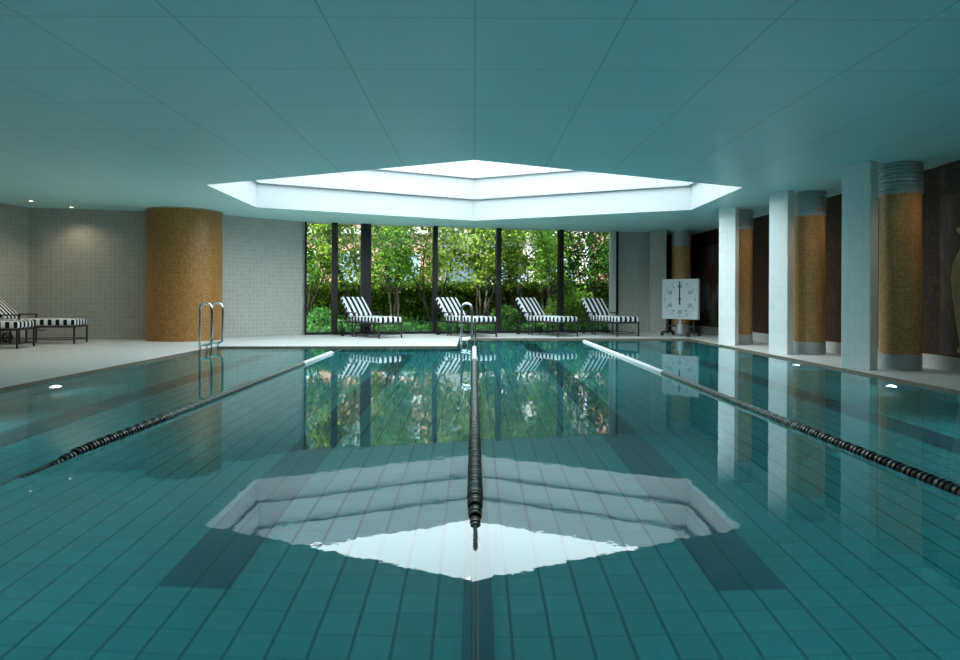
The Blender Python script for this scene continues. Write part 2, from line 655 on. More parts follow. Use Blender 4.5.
tiers = []
zz = H
mb = MB()
step = 0.075
prof = [(0.0, H), (0.0, 3.31), (step, 3.31), (step, 3.80), (2 * step, 3.80), (2 * step, 4.32)]
loops = [(inset(HEX, d) if d else HEX, z) for d, z in prof]
for (pa, za), (pb, zb) in zip(loops[:-1], loops[1:]):
    for i in range(6):
        j = (i + 1) % 6
        mb.face([(*pa[i], za), (*pa[j], za), (*pb[j], zb), (*pb[i], zb)])
structure(mb.build('trim_skylight', MATS['coffer']))
mb = MB()
mb.face([(*p, 4.318) for p in loops[-1][0]][::-1])
dif = structure(mb.build('window_skylight', MATS['diffuser']))

# walls
structure(wall('wall_left', [(-10.6, -3.5), (-10.6, 7.5), (-9.35, 13.95)], 0, H, MATS['tile_wall']))
structure(wall('wall_front_left', [(-9.35, 13.95), (-6.1, 14.68), (WA.x, WA.y)], 0, H, MATS['tile_wall']))
structure(wall('wall_front_right', [(3.98, 18.50), (5.25, 18.55), (5.25, 19.4)], 0, H, MATS['tile_wall']))
structure(wall('wall_niche', [(5.25, 19.4), (6.4, 19.4)], 0, H, MATS['brown_mosaic']))
structure(wall('wall_right', [(6.4, 19.4), (6.4, -3.5)], 0, H, MATS['brown_mosaic']))
structure(wall('wall_back', [(6.4, -3.5), (-10.6, -3.5)], 0, H, MATS['tile_wall']))

# pool basin
mb = MB()
mb.face([(x, y, -DEPTH) for x, y in POOL])
for i in range(6):
    a, b = POOL[i], POOL[(i + 1) % 6]
    mb.face([(*a, -DEPTH), (*a, -0.10), (*b, -0.10), (*b, -DEPTH)])
structure(mb.build('pool_floor', MATS['pool_tile']))
mb = MB()
for i in range(6):
    a, b = POOL[i], POOL[(i + 1) % 6]
    mb.face([(*a, -0.10), (*a, DK), (*b, DK), (*b, -0.10)])
structure(mb.build('trim_pool_edge', MATS['coping']))
for k, (x0, x1, y1) in enumerate(((-3.86, -3.55, 11.9), (-1.39, -1.08, 12.1), (1.08, 1.39, 14.8), (3.60, 3.91, 14.8), (-0.04, 0.085, 15.3))):
    mb = MB()
    y0 = 2.95 if k < 4 else 1.02
    mb.box(((x0 + x1) / 2, (y0 + y1) / 2, -DEPTH + 0.003), (x1 - x0, y1 - y0, 0.006))
    structure(mb.build('trim_lane_line', MATS['lane_tile']))
mb = MB()
mb.face([(x, y, 0.0) for x, y in POOL])
structure(mb.build('pool_water', MATS['water']))

# window wall
wd = (WB - WA)
WL = wd.length
wu = wd.normalized()
wrz = math.atan2(wd.y, wd.x)


def on_window(r):
    """distance along the window wall where the plan ratio x / y equals r"""
    return (r * WA.y - WA.x) / (wu.x - r * wu.y)


def wpt(s, off=0.0):
    return (WA.x + wu.x * s + wu.y * off, WA.y + wu.y * s - wu.x * off)


win = thing('window_front', None, None, (0, 0, 0))
structure(win)
edges = [0.0] + [on_window((x - 474) / 665) for x in (334.5, 367, 435, 498.3, 560.5)] + [WL]
wids = [0.05, 0.15, 0.19, 0.115, 0.12, 0.125, 0.10]
for i, (s, w_) in enumerate(zip(edges, wids)):
    x, y = wpt(s)
    mb = MB()
    mb.box((x, y, (H + DK) / 2), (w_, 0.16, H - DK), wrz)
    mb.build('mullion', MATS['brown_frame'] if i == 1 else MATS['bronze'], win)
x, y = wpt(edges[2] - 0.13, 0.02)
mb = MB()
mb.box((x, y, (H + DK) / 2), (0.07, 0.12, H - DK), wrz)
mb.build('mullion', MATS['brown_frame'], win)
x, y = wpt(WL - 0.10, 0.03)
mb = MB()
mb.box((x, y, (H + DK) / 2), (0.10, 0.22, H - DK), wrz)
mb.build('jamb', MATS['jamb'], win)
for nm, z, h_ in (('head_rail', H - 0.012, 0.024), ('sill', DK + 0.03, 0.06)):
    x, y = wpt(WL / 2)
    mb = MB()
    mb.box((x, y, z), (WL, 0.12, h_), wrz)
    mb.build(nm, MATS['jamb' if nm == 'head_rail' else 'bronze'], win)
for s0, s1 in zip(edges[:-1], edges[1:]):
    x, y = wpt((s0 + s1) / 2, -0.02)
    mb = MB()
    mb.box((x, y, (H + DK) / 2), (s1 - s0, 0.012, H - DK), wrz)
    mb.build('pane', MATS['pane'], win)

# plinth along the right wall
mb = MB()
mb.box((6.36, 8.0, DK + 0.09), (0.07, 22.7, 0.18))
structure(mb.build('baseboard_right', MATS['plinth']))
# louvre band under the ceiling of the right wall
grille = MB()
grille.box((6.385, 7.4, 2.61), (0.02, 3.35, 0.40))
for k in range(12):
    grille.box((6.36, 7.4, 2.43 + k * 0.033), (0.04, 3.35, 0.014))
structure(grille.build('trim_louvre', MATS['louvre']))

# ------------------------------------------------------------------ columns and pillars
# wide gold mosaic drum on the left
col = thing('mosaic_column', 'wide round column covered in gold brown mosaic beside the left wall', 'column', (-6.27, 14.42, DK))
MB().lathe([(0.765, 0), (0.765, H - DK - 0.02)], n=96).build('shaft', MATS['gold'], col, True)
MB().lathe([(0.775, H - DK - 0.02), (0.775, H - DK)], n=96).build('top_ring', MATS['plinth'], col, True)  # thin pale stone ring at the top of the drum


def pillar(p0, p1, depth, label, mat='tile_white'):
    p0, p1 = Vector(p0), Vector(p1)
    d = (p1 - p0).normalized()
    n = Vector((-d.y, d.x))
    if n.y < 0:
        n = -n
    c = (p0 + p1) / 2 + n * depth / 2
    mb = MB()
    mb.box((0, 0, (H - DK) / 2), ((p1 - p0).length, depth, H - DK))
    o = mb.build('tiled_pillar', MATS[mat])
    bv = o.modifiers.new('bevel', 'BEVEL')
    bv.width = 0.008
    o.location = (c.x, c.y, DK)
    o.rotation_euler = (0, 0, math.atan2(d.y, d.x))
    return tag(o, label, 'pillar', 'tiled pillars along the right deck')


pillar((5.03, 9.11), (5.245, 8.80), 0.22, 'white tiled pillar on the right deck, nearest and widest of the row')
pillar((5.10, 11.51), (5.29, 11.22), 0.18, 'white tiled pillar on the right deck, second nearest, middle of the three bright ones')
pillar((5.00, 13.60), (5.24, 13.34), 0.16, 'white tiled pillar on the right deck, slimmest of the three bright ones, right of the clock')
pillar((4.80, 18.15), (5.22, 18.05), 0.38, 'grey green tiled pillar in the far right corner, beside the pace clock', 'tile_wall')


def gold_column(x, y, label):
    t = thing('gold_column', label, 'column', (x, y, DK), 0, 'round gold columns along the right deck')
    r = 0.25
    MB().lathe([(r + 0.006, 0), (r + 0.006, 0.20), (r, 0.205)], n=48).build('base_band', MATS['steel'], t, True)
    MB().lathe([(r, 0.2), (r, 2.36)], n=48).build('shaft', MATS['gold_pale'], t, True)
    pr = [(r, 2.36), (r + 0.01, 2.365)]
    z = 2.37
    while z < H - DK - 0.03:
        pr += [(r + 0.012, z), (r + 0.012, z + 0.030), (r - 0.012, z + 0.034), (r - 0.012, z + 0.048)]
        z += 0.052
    pr += [(r, H - DK)]
    MB().lathe(pr, n=48).build('ribbed_collar', MATS['steel'], t, True)
    return t


gold_column(5.80, 9.05, 'round gold mosaic column with steel base behind the nearest white pillar')
gold_column(5.80, 11.50, 'round gold mosaic column with steel base behind the middle bright white pillar')
gold_column(5.54, 13.87, 'round gold mosaic column with steel base behind the slimmest bright white pillar')
gold_column(5.68, 18.25, 'shaded round gold column behind the pace clock')

# mosaic murals on the right wall
mur = thing('mosaic_mural', 'dark brown mosaic mural with a tall tan urn, at the right edge of the picture', 'mural', (6.37, 8.2, DK + 0.2))
mb = MB()
mb.box((0, 0, 1.08), (0.03, 1.75, 2.16))
mb.build('panel', MATS['mural_dark'], mur)
prof = [(0.0, 0.02), (0.17, 0.02), (0.18, 0.06), (0.13, 0.12), (0.20, 0.4), (0.27, 0.75), (0.30, 1.0), (0.26, 1.2), (0.15, 1.36),
        (0.11, 1.46), (0.13, 1.56), (0.20, 1.62), (0.20, 1.66), (0.0, 1.66)]
ub = MB().lathe(prof, n=40)
urn = ub.build('urn_relief', MATS['urn'], mur, True)
urn.scale = (0.12, 1, 1)
urn.location = (-0.016, 0.36, 0.03)
mur2 = thing('mosaic_mural', 'mosaic mural in red, teal and cream on the dark wall behind the clock', 'mural', (6.37, 18.1, DK + 0.2))
mb = MB()
mb.box((0, 0, 1.08), (0.03, 1.9, 2.16))
mb.build('panel', MATS['mural_colour'], mur2)
mb = MB()
mb.box((-0.005, 0, 1.72), (0.035, 1.9, 0.012))
mb.build('bronze_strip', MATS['bronze'], mur2)

# ------------------------------------------------------------------ lamps
def downlight(x, y, label, power, aim, grp='small ceiling spotlights on the left', cone=75):
    t = thing('ceiling_spotlight', label, 'spotlight', (x, y, H), 0, grp)
    MB().lathe([(0.0, -0.001), (0.055, -0.001), (0.055, -0.014), (0.036, -0.02), (0.034, -0.006)], n=24).build('trim_ring', MATS['white_metal'], t, True)
    MB().lathe([(0.0, -0.008), (0.033, -0.012)], n=20).build('bulb', MATS['lamp_warm'], t)
    if power:
        ld = bpy.data.lights.new('spot_beam', 'SPOT')
        ld.energy = power
        ld.color = (1.0, 0.80, 0.58)
        ld.spot_size = math.radians(cone)
        ld.spot_blend = 0.8
        ld.shadow_soft_size = 0.04
        lo = bpy.data.objects.new('spot_beam', ld)
        COL.objects.link(lo)
        lo.parent = t
        lo.location = (0, 0, -0.05)
        lo.rotation_euler = (Vector(aim) - Vector((x, y, H - 0.05))).to_track_quat('-Z', 'Y').to_euler()
    return t


downlight(-8.54, 12.81, 'small lit ceiling spotlight nearest the left edge of the picture', 18, (-8.4, 12.5, 0.0), cone=140)
downlight(-8.30, 13.70, 'small lit ceiling spotlight close to the left tiled wall', 18, (-8.1, 13.4, 0.0), cone=140)

downlight(-7.95, 10.5, 'added unseen ceiling spotlight over the left deck, nearer than the two lit ones', 50, (-7.9, 10.7, 0), cone=140)  # unseen lamp added to warm the left deck and ceiling
for x, y, pw, aim, lb in ((5.95, 7.95, 10, (6.0, 8.8, 0.4), 'added unseen ceiling spotlight in front of the nearest gold column'),  # this whole row: hidden lamps added to warm the columns and mural
                          (6.02, 10.35, 12, (5.95, 11.3, 0.6), 'added unseen ceiling spotlight behind the nearest white pillar'),
                          (5.92, 12.55, 14, (5.75, 13.6, 0.6), 'added unseen ceiling spotlight behind the middle bright pillar'),
                          (5.78, 15.65, 5, (6.2, 17.2, 0.6), 'added unseen ceiling spotlight behind the slimmest bright pillar')):
    downlight(x, y, lb, pw, aim, 'added unseen ceiling spotlights beside the gold columns', 110)

sp = thing('skylight_spotlight', 'small warm spotlight added unseen inside the near tip of the skylight', 'spotlight', (-0.05, 9.0, 2.875))  # hidden lamp added for its glint on the water
MB().lathe([(0.0, 0.03), (0.03, 0.03), (0.035, -0.05), (0.028, -0.06), (0.026, -0.045)], n=20).build('housing', MATS['white_metal'], sp, True)
MB().lathe([(0.0, -0.05), (0.026, -0.05)], n=20).build('bulb', MATS['lamp_bright'], sp)


def pool_light(x, y, sgn, label):
    t = thing('underwater_light', label, 'pool light', (x, y, -0.5), 0, 'underwater pool lights')
    a = MB().lathe([(0.10, 0.0), (0.10, 0.02), (0.075, 0.035), (0.072, 0.02)], n=28).build('ring', MATS['chrome'], t, True)
    b = MB().lathe([(0.0, 0.026), (0.05, 0.024), (0.073, 0.018)], n=28).build('lens', MATS['lamp_pool'], t, True)
    for o in (a, b):
        o.rotation_euler = (0, sgn * PI / 2, 0)
    return t


for x, y, sg, pw, lb in ((5.05, 7.95, -1, 4, 'small bright underwater light in front of the nearest white pillar'),
                         (5.05, 10.3, -1, 4, 'small faint underwater light near the middle bright pillar'),
                         (-4.83, 7.6, 1, 4, 'small bright underwater light in the left pool wall'),
                         (5.05, 2.4, -1, 80, 'added unseen underwater light in the right pool wall, farthest outside the picture edge'),  # from here on: unseen lamps added to brighten pool floor and ceiling
                         (-4.83, 2.4, 1, 80, 'added unseen underwater light in the left pool wall, farthest outside the picture edge'),
                         (5.05, 5.0, -1, 90, 'added unseen underwater light in the right pool wall, just outside the picture edge'),
                         (-4.83, 5.0, 1, 90, 'added unseen underwater light in the left pool wall, just outside the picture edge')):
    t = pool_light(x, y, sg, lb)
    ld = bpy.data.lights.new('pool_beam', 'SPOT')
    ld.energy = pw
    ld.color = (0.75, 0.95, 1.0)
    ld.spot_size = math.radians(150)
    ld.spot_blend = 0.6
    ld.shadow_soft_size = 0.05
    lo = bpy.data.objects.new('pool_beam', ld)
    COL.objects.link(lo)
    lo.parent = t
    lo.location = (sg * 0.06, 0, 0)
    lo.rotation_euler = Vector((sg, 0, 0)).to_track_quat('-Z', 'Y').to_euler()
for x, side in ((-1.7, 'left'), (1.7, 'right')):  # unseen pair added to light the ceiling over the middle of the pool
    t = pool_light(x, 1.0, 1, 'added unseen underwater light in the near pool wall below the camera, %s of the middle rope' % side)
    t.rotation_euler = (0, 0, PI / 2)
    ld = bpy.data.lights.new('pool_beam', 'SPOT')
    ld.energy = 42
    ld.color = (0.75, 0.95, 1.0)
    ld.spot_size = math.radians(150)
    ld.spot_blend = 0.6
    ld.shadow_soft_size = 0.05
    lo = bpy.data.objects.new('pool_beam', ld)
    COL.objects.link(lo)
    lo.parent = t
    lo.location = (0.06, 0, 0)
    lo.rotation_euler = Vector((1, 0, 0)).to_track_quat('-Z', 'Y').to_euler()

# ------------------------------------------------------------------ pool ladders
def hairpin(y):
    """one rail: leg up out of the water, over the top, down and hooked back to the leg"""
    p = [(0.05, y, -DEPTH), (0.05, y, 0.0), (0.05, y, 0.40), (0.05, y, 0.72)]
    for k in range(1, 12):
        a = PI - PI * k / 12
        p.append((0.155 + 0.105 * math.cos(a), y, 0.745 + 0.105 * math.sin(a)))
    p += [(0.26, y, 0.72), (0.26, y, 0.45), (0.26, y, 0.25)]
    for k in range(1, 7):
        a = -PI / 2 * k / 6
        p.append((0.19 + 0.07 * math.cos(a), y, 0.20 + 0.07 * math.sin(a)))
    p += [(0.12, y, 0.125), (0.05, y, 0.115)]
    return p


def ladder(x, y, label):
    t = thing('pool_ladder', label, 'ladder', (x, y, 0), 0, 'chrome pool ladders')
    for yy in (-0.25, 0.25):
        MB().tube(hairpin(yy), 0.021, 12).build('handrail', MATS['chrome'], t, True)
        MB().tube([(0.17, yy, 0.13), (0.17, yy, -DEPTH)], 0.014, 10).build('strut', MATS['chrome'], t, True)
        MB().box((0.02, yy, -0.05), (0.06, 0.05, 0.05)).build('wall_bracket', MATS['chrome'], t)
    for z in (-0.15, -0.40, -0.65):
        MB().box((0.11, 0, z), (0.12, 0.5, 0.03)).build('tread', MATS['chrome'], t)
    return t


lad = ladder(-4.83, 11.85, 'chrome pool ladder at the left pool edge in front of the gold brown drum')
dup(lad, (-0.30, 13.55, 0), 0, 'chrome pool ladder at the end of the white deck, in front of the windows')

# ------------------------------------------------------------------ lane ropes
def float_mesh(name, mat):
    pr = [(0.012, -0.055), (0.034, -0.055), (0.038, -0.045), (0.038, -0.028), (0.022, -0.022), (0.022, -0.016), (0.040, -0.010), (0.040, 0.010),
          (0.022, 0.016), (0.022, 0.022), (0.038, 0.028), (0.038, 0.045), (0.034, 0.055), (0.012, 0.055)]
    o = MB().lathe(pr, n=14, axis='Y').build(name, mat, None, True)
    me = o.data
    bpy.data.objects.remove(o)
    return me


FW = float_mesh('white_float', MATS['float_white'])
FG = float_mesh('grey_float', MATS['float_grey'])
FD = float_mesh('dark_float', MATS['float_dark'])


def lane_rope(x, y0, y1, white_from, dark_to, label, near, wall_y):
    t = thing('lane_rope', label, 'lane rope', (x, y0, 0), 0, 'floating lane ropes')
    path = [(0, near - y0, -0.45), (0, -0.9, -0.30), (0, -0.35, -0.09), (0, 0, 0.0)]
    path = [p for p in path if p[1] >= near - y0 - 1e-6]
    path += [(0, (y1 - y0) * k / 12, 0.0) for k in range(1, 13)] + [(0, wall_y - y0, 0.0)]
    MB().tube(path, 0.009, 8).build('cable', MATS['cable'], t, True)
    n = min(96, int((y1 - y0 - 0.2) / 0.118))
    st = (y1 - y0 - 0.15) / n
    for k in range(n):
        yy = 0.06 + k * st
        me = FW if y0 + yy > white_from else FD if y0 + yy < dark_to else FG
        o = bpy.data.objects.new(me.name.split('.')[0], me)
        COL.objects.link(o)
        o.parent = t
        o.location = (0, yy, 0.004 if k > 3 else -0.035 + 0.0098 * k)
        s = st / 0.118
        o.scale = (1, s, 1) if k > 4 else (0.55 + 0.09 * k, s, 0.55 + 0.09 * k)
    return t


lane_rope(0.01, 2.6, 12.95, 10.2, 4.6, 'dark floating lane rope running straight down the middle of the pool', 1.0, 15.4)
lane_rope(-2.45, 3.6, 11.6, 9.6, 5.3, 'floating lane rope left of centre, sinking under the water at its near end', 1.0, 12.68)
lane_rope(2.45, 2.2, 14.9, 8.6, 5.0, 'floating lane rope right of centre, white at its far end and dark nearer', 1.0, 15.47)

# ------------------------------------------------------------------ sun loungers
def cushion_mesh(L, W, T, r):
    bm = bmesh.new()
    bmesh.ops.create_cube(bm, size=1.0)
    for v in bm.verts:
        v.co = Vector(((v.co.x + 0.5) * L, v.co.y * W, (v.co.z + 0.5) * T))
    ed = [e for e in bm.edges]
    bmesh.ops.bevel(bm, geom=ed, offset=r, segments=4, affect='EDGES', profile=0.6)
    bmesh.ops.subdivide_edges(bm, edges=[e for e in bm.edges if e.calc_length() > 0.3], cuts=6, use_grid_fill=True)
    for v in bm.verts:                      # slightly plump top
        if v.co.z > T * 0.7:
            v.co.z += 0.012 * math.sin(PI * min(max(v.co.x / L, 0), 1)) * math.cos(v.co.y / W * 2.6)
    bm.normal_update()
    for f in bm.faces:
        f.material_index = 1 if abs(f.normal.y) > 0.72 else 0
        f.smooth = True
    me = bpy.data.meshes.new('cushion')
    bm.to_mesh(me)
    bm.free()
    me.materials.append(MATS['stripe_length'])
    me.materials.append(MATS['stripe_side'])
    return me


def make_lounger(label):
    t = thing('sun_lounger', label, 'sun lounger', (0, 0, DK), 0, 'striped sun loungers by the pool')
    I = MATS['iron']
    W = 0.62
    SH = 0.335                 # seat frame height
    x0, xf = 0.48, 1.72        # backrest hinge, foot end
    f = MB()
    for s in (-1, 1):
        f.bar((0.05, s * W / 2, SH), (xf, s * W / 2, SH), 0.03)
    for x in (0.05, x0, 0.9, 1.3, xf):
        f.bar((x, -W / 2, SH), (x, W / 2, SH), 0.024)
    for y in (-0.2, -0.07, 0.07, 0.2):
        f.bar((x0, y, SH + 0.004), (xf, y, SH + 0.004), 0.012)
    f.build('frame', I, t)
    for x in (0.10, x0 + 0.10, xf - 0.02):
        for s in (-1, 1):
            MB().bar((x, s * W / 2, 0.0), (x, s * W / 2, SH), 0.026).build('leg', I, t)
    for s in (-1, 1):
        MB().bar((0.10, s * W / 2, 0.085), (xf - 0.02, s * W / 2, 0.085), 0.018).build('stretcher', I, t)
    MB().bar((xf - 0.02, -W / 2, 0.085), (xf - 0.02, W / 2, 0.085), 0.018).build('stretcher', I, t)
    # armrests on posts
    for s in (-1, 1):
        y = s * (W / 2 + 0.03)
        a = MB()
        a.box((x0 + 0.05, y, 0.565), (0.50, 0.05, 0.022))
        ar = a.build('armrest', I, t)
        for x in (x0 - 0.15, x0 + 0.27):
            MB().bar((x, y, 0.0 if x > x0 else SH - 0.02), (x, y, 0.56), 0.022).build('post', I, ar)
    # reclining backrest
    ba = math.radians(46)
    dx, dz = -math.cos(ba), math.sin(ba)
    hz = SH + 0.015
    b = MB()
    LB = 0.64
    for y in (-W / 2 + 0.02, -0.1, 0.1, W / 2 - 0.02):
        b.bar((x0, y, hz), (x0 + dx * LB, y, hz + dz * LB), 0.024)
    for q in (0.02, 0.5, 1.0):
        b.bar((x0 + dx * LB * q, -W / 2 + 0.02, hz + dz * LB * q), (x0 + dx * LB * q, W / 2 - 0.02, hz + dz * LB * q), 0.024)
    b.build('backrest_frame', I, t)
    p = MB()
    for s in (-1, 1):
        p.bar((x0 + dx * LB * 0.6, s * 0.2, hz + dz * LB * 0.6), (0.10, s * 0.2, SH), 0.018)
    p.build('back_prop', I, t)
    # wheels at the head end
    for s in (-1, 1):
        w_ = MB().lathe([(0.075, -0.015), (0.10, -0.012), (0.10, 0.012), (0.075, 0.015), (0.075, -0.015)], n=24, axis='Y')
        for k in range(6):
            a = k * PI / 3
            w_.bar((0, 0, 0), (0.08 * math.cos(a), 0, 0.08 * math.sin(a)), 0.012)
        wo = w_.build('wheel', MATS['rubber'], t, True)
        wo.location = (0.22, s * (W / 2 + 0.045), 0.10)
        MB().tube([(0, -s * 0.05, 0), (0, s * 0.03, 0)], 0.014, 8).build('hub', I, wo)
    MB().tube([(1.05, -W / 2, SH - 0.02), (1.09, -W / 2 - 0.01, SH - 0.06), (1.15, -W / 2 - 0.01, SH - 0.07), (1.21, -W / 2, SH - 0.04)], 0.008, 8).build('lever', I, t, True)
    # cushions
    sc = bpy.data.objects.new('seat_cushion', cushion_mesh(1.24, W, 0.13, 0.045))
    COL.objects.link(sc)
    sc.parent = t
    sc.location = (x0 - 0.01, 0, SH + 0.02)
    bc = bpy.data.objects.new('back_cushion', cushion_mesh(0.62, W, 0.10, 0.04))
    COL.objects.link(bc)
    bc.parent = t
    # the back cushion lies along the backrest: its local x runs up the back
    ux, uz = Vector((dx, 0, dz)), Vector((dz, 0, -dx))
    M = Matrix(((ux.x, 0, uz.x), (0, -1, 0), (ux.z, 0, uz.z)))
    # keep a right handed frame
    yv = uz.cross(ux)
    M = Matrix(((ux.x, yv.x, uz.x), (ux.y, yv.y, uz.y), (ux.z, yv.z, uz.z)))
    bc.rotation_euler = M.to_euler()
    bc.location = (x0 + uz.x * 0.02 + ux.x * 0.10, 0, hz + uz.z * 0.02 + ux.z * 0.10)
    return t


def place(root, cx, cy, deg):
    a = math.radians(deg)
    return (cx - 0.86 * math.cos(a), cy - 0.86 * math.sin(a), DK), a


l1 = make_lounger('black and white striped sun lounger by the windows, leftmost of the four there')
loc, a = place(l1, -2.46, 15.75, -48)
l1.location, l1.rotation_euler = loc, (0, 0, a)
for cx, cy, deg, lb in ((-0.22, 16.30, -53, 'striped sun lounger by the windows, partly behind the chrome ladder'),
                        (1.80, 16.75, -56, 'striped sun lounger by the windows, first to the right of the chrome ladder'),
                        (3.44, 16.98, -68, 'striped sun lounger by the windows, rightmost, near the pale tiled corner'),
                        (-8.66, 13.10, 10, 'striped sun lounger on the left deck, close to the tiled wall'),
                        (-8.93, 11.88, 10, 'striped sun lounger cut by the left picture edge, nearer the pool')):
    loc, a = place(l1, cx, cy, deg)
    dup(l1, loc, a, lb)

# ------------------------------------------------------------------ pace clock
clk = thing('pace_clock', 'square white swim pace clock with one black hand on a low stand', 'clock', (5.16, 16.6, DK), math.radians(-48))
S = 1.0
z0 = 0.42
mb = MB()
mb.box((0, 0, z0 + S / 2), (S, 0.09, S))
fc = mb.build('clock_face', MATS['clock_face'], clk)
bv = fc.modifiers.new('bevel', 'BEVEL')
bv.width = 0.012
bv.segments = 2
cz = z0 + S / 2
yf = -0.047
tk = MB()
for k in range(60):
    a = 2 * PI * k / 60
    big = k % 5 == 0
    r0, r1 = (0.38 if k % 15 == 0 else 0.405 if big else 0.42), 0.45
    w_ = 0.016 if big else 0.007
    d = Vector((math.sin(a), 0, math.cos(a)))
    n = Vector((math.cos(a), 0, -math.sin(a))) * w_ / 2
    pts = [Vector((0, yf, cz)) + d * r0 - n, Vector((0, yf, cz)) + d * r0 + n, Vector((0, yf, cz)) + d * r1 + n, Vector((0, yf, cz)) + d * r1 - n]
    tk.face(pts)
tk.build('minute_ticks', MATS['ink'], clk)


def text_mesh(s, size, mat, parent, x, z):
    cu = bpy.data.curves.new('numeral', 'FONT')
    cu.body = s
    cu.size = size
    cu.align_x = 'CENTER'
    cu.align_y = 'CENTER'
    cu.extrude = 0.001
    tmp = bpy.data.objects.new('numeral_source', cu)
    COL.objects.link(tmp)
    bpy.context.view_layer.update()
    me = bpy.data.meshes.new_from_object(tmp.evaluated_get(bpy.context.evaluated_depsgraph_get()))
    bpy.data.objects.remove(tmp)
    me.materials.clear()
    me.materials.append(mat)
    o = bpy.data.objects.new('numeral', me)
    COL.objects.link(o)
    o.parent = parent
    o.rotation_euler = (PI / 2, 0, 0)
    o.location = (x, yf - 0.001, z)
    return o


for k, s in ((0, '60'), (10, '10'), (20, '20'), (30, '30'), (40, '40'), (50, '50')):
    a = 2 * PI * k / 60
    text_mesh(s, 0.13, MATS['ink'], clk, 0.32 * math.sin(a), cz + 0.32 * math.cos(a))
for k, s in ((5, '5'), (25, '25'), (35, '35'), (55, '55')):
    a = 2 * PI * k / 60
    text_mesh(s, 0.075, MATS['ink'], clk, 0.34 * math.sin(a), cz + 0.34 * math.cos(a))
hd = MB()
hd.face([(-0.02, yf - 0.008, cz - 0.14), (0.02, yf - 0.008, cz - 0.14), (0.014, yf - 0.008, cz + 0.45), (-0.014, yf - 0.008, cz + 0.45)])
hd.lathe([(0.0, yf - 0.012 - 0), (0.03, yf - 0.012), (0.03, yf)], (0, 0, cz), 20, axis='Y')
hd.build('hand', MATS['black'], clk)
st = MB()
for x in (-0.36, 0.36):
    st.bar((x, 0.0, 0.06), (x, 0.0, z0), 0.035)
    st.bar((x, -0.28, 0.10), (x, 0.28, 0.10), 0.035)
st.bar((-0.36, 0, 0.24), (0.36, 0, 0.24), 0.03)
st.build('stand', MATS['iron'], clk)
mt = MB()
mt.lathe([(0.0, 0.06), (0.09, 0.06), (0.09, 0.30), (0.0, 0.30)], n=24)
mt.bar((0, 0, 0.28), (0, 0, z0), 0.05)
mt.build('motor_housing', MATS['steel'], clk, True)
for x in (-0.36, 0.36):
    for y in (-0.26, 0.26):
        c = MB().lathe([(0.0, -0.018), (0.045, -0.018), (0.045, 0.018), (0.0, 0.018)], n=16, axis='Y').build('caster', MATS['rubber'], clk, True)
        c.location = (x, y, 0.045)

# ------------------------------------------------------------------ garden outside
rng = np.random.default_rng(7)
rnd = random.Random(5)


def leaves_mesh(name, pts, size, mat, up=0.35):
    n = len(pts)
    nrm = rng.normal(size=(n, 3))
    nrm[:, 2] += up * 2
    nrm /= np.linalg.norm(nrm, axis=1)[:, None]
    t = rng.normal(size=(n, 3))
    t -= nrm * (t * nrm).sum(1)[:, None]
    t /= np.linalg.norm(t, axis=1)[:, None]
    b = np.cross(nrm, t)
    s = size * rng.uniform(0.6, 1.35, n)[:, None]
    v = np.empty((n, 4, 3))
    v[:, 0] = pts - t * s * 0.6
    v[:, 1] = pts + b * s * 0.28 + nrm * s * 0.08
    v[:, 2] = pts + t * s * 0.6 - nrm * s * 0.1
    v[:, 3] = pts - b * s * 0.28 + nrm * s * 0.08
    me = bpy.data.meshes.new(name)
    me.from_pydata(v.reshape(-1, 3).tolist(), [], np.arange(n * 4).reshape(n, 4).tolist())
    me.materials.append(mat)
    return me


def tree(x, y, h, spread, nleaf, mat, label, stems=3, low=1.2, leaf=0.085):
    t = thing('garden_tree', label, 'tree', (x, y, 0.0), 0, 'leafy trees in the garden outside')
    tr = MB()
    tips = []
    for k in range(stems):
        a = rnd.uniform(0, 2 * PI)
        lean = rnd.uniform(0.12, 0.36)
        p = Vector((0.07 * math.cos(a), 0.07 * math.sin(a), -0.05))
        path = [p]
        d = Vector((math.cos(a) * lean, math.sin(a) * lean, 1)).normalized()
        n = 9
        for i in range(n):
            d = (d + Vector((rnd.uniform(-0.16, 0.16), rnd.uniform(-0.16, 0.16), 0.05))).normalized()
            p = p + d * h * 0.85 / n
            path.append(p)
            if i > 1:
                for _ in range(2):
                    b = rnd.uniform(0, 2 * PI)
                    bd = Vector((math.cos(b), math.sin(b), rnd.uniform(0.1, 0.9))).normalized()
                    bl = spread * rnd.uniform(0.35, 0.8)
                    q1 = p + bd * bl * 0.5
                    q2 = q1 + (bd + Vector((rnd.uniform(-0.4, 0.4), rnd.uniform(-0.4, 0.4), 0.35))).normalized() * bl * 0.5
                    tr.tube([p, q1, q2], 0.018, 5, shrink=[1, 0.7, 0.35])
                    tips += [q1, q2]
                    if p.z > low:
                        tips.append(p.copy())
        tr.tube(path, 0.035, 7, shrink=[1 - 0.75 * i / n for i in range(n + 1)])
    tr.build('trunk', MATS['bark'], t, True)
    tips = [q for q in tips if q.z > low * 0.8]
    T = np.array([tuple(q) for q in tips])
    c = T[rng.integers(0, len(T), nleaf)]
    pts = c + rng.normal(size=(nleaf, 3)) * np.array([0.17, 0.17, 0.12])
    pts = pts[pts[:, 2] > low * 0.6]
    o = bpy.data.objects.new('foliage', leaves_mesh('foliage', pts, leaf, mat))
    COL.objects.link(o)
    o.parent = t
    return t


gm = MB()
gm.face([(-30, 16.0, -0.02), (30, 16.0, -0.02), (30, 26, -0.02), (-30, 26, -0.02)])
gm.face([(-30, 16.0, -0.06), (-30, 26, -0.06), (30, 26, -0.06), (30, 16.0, -0.06)])
garden = structure(gm.build('ground', MATS['soil']))
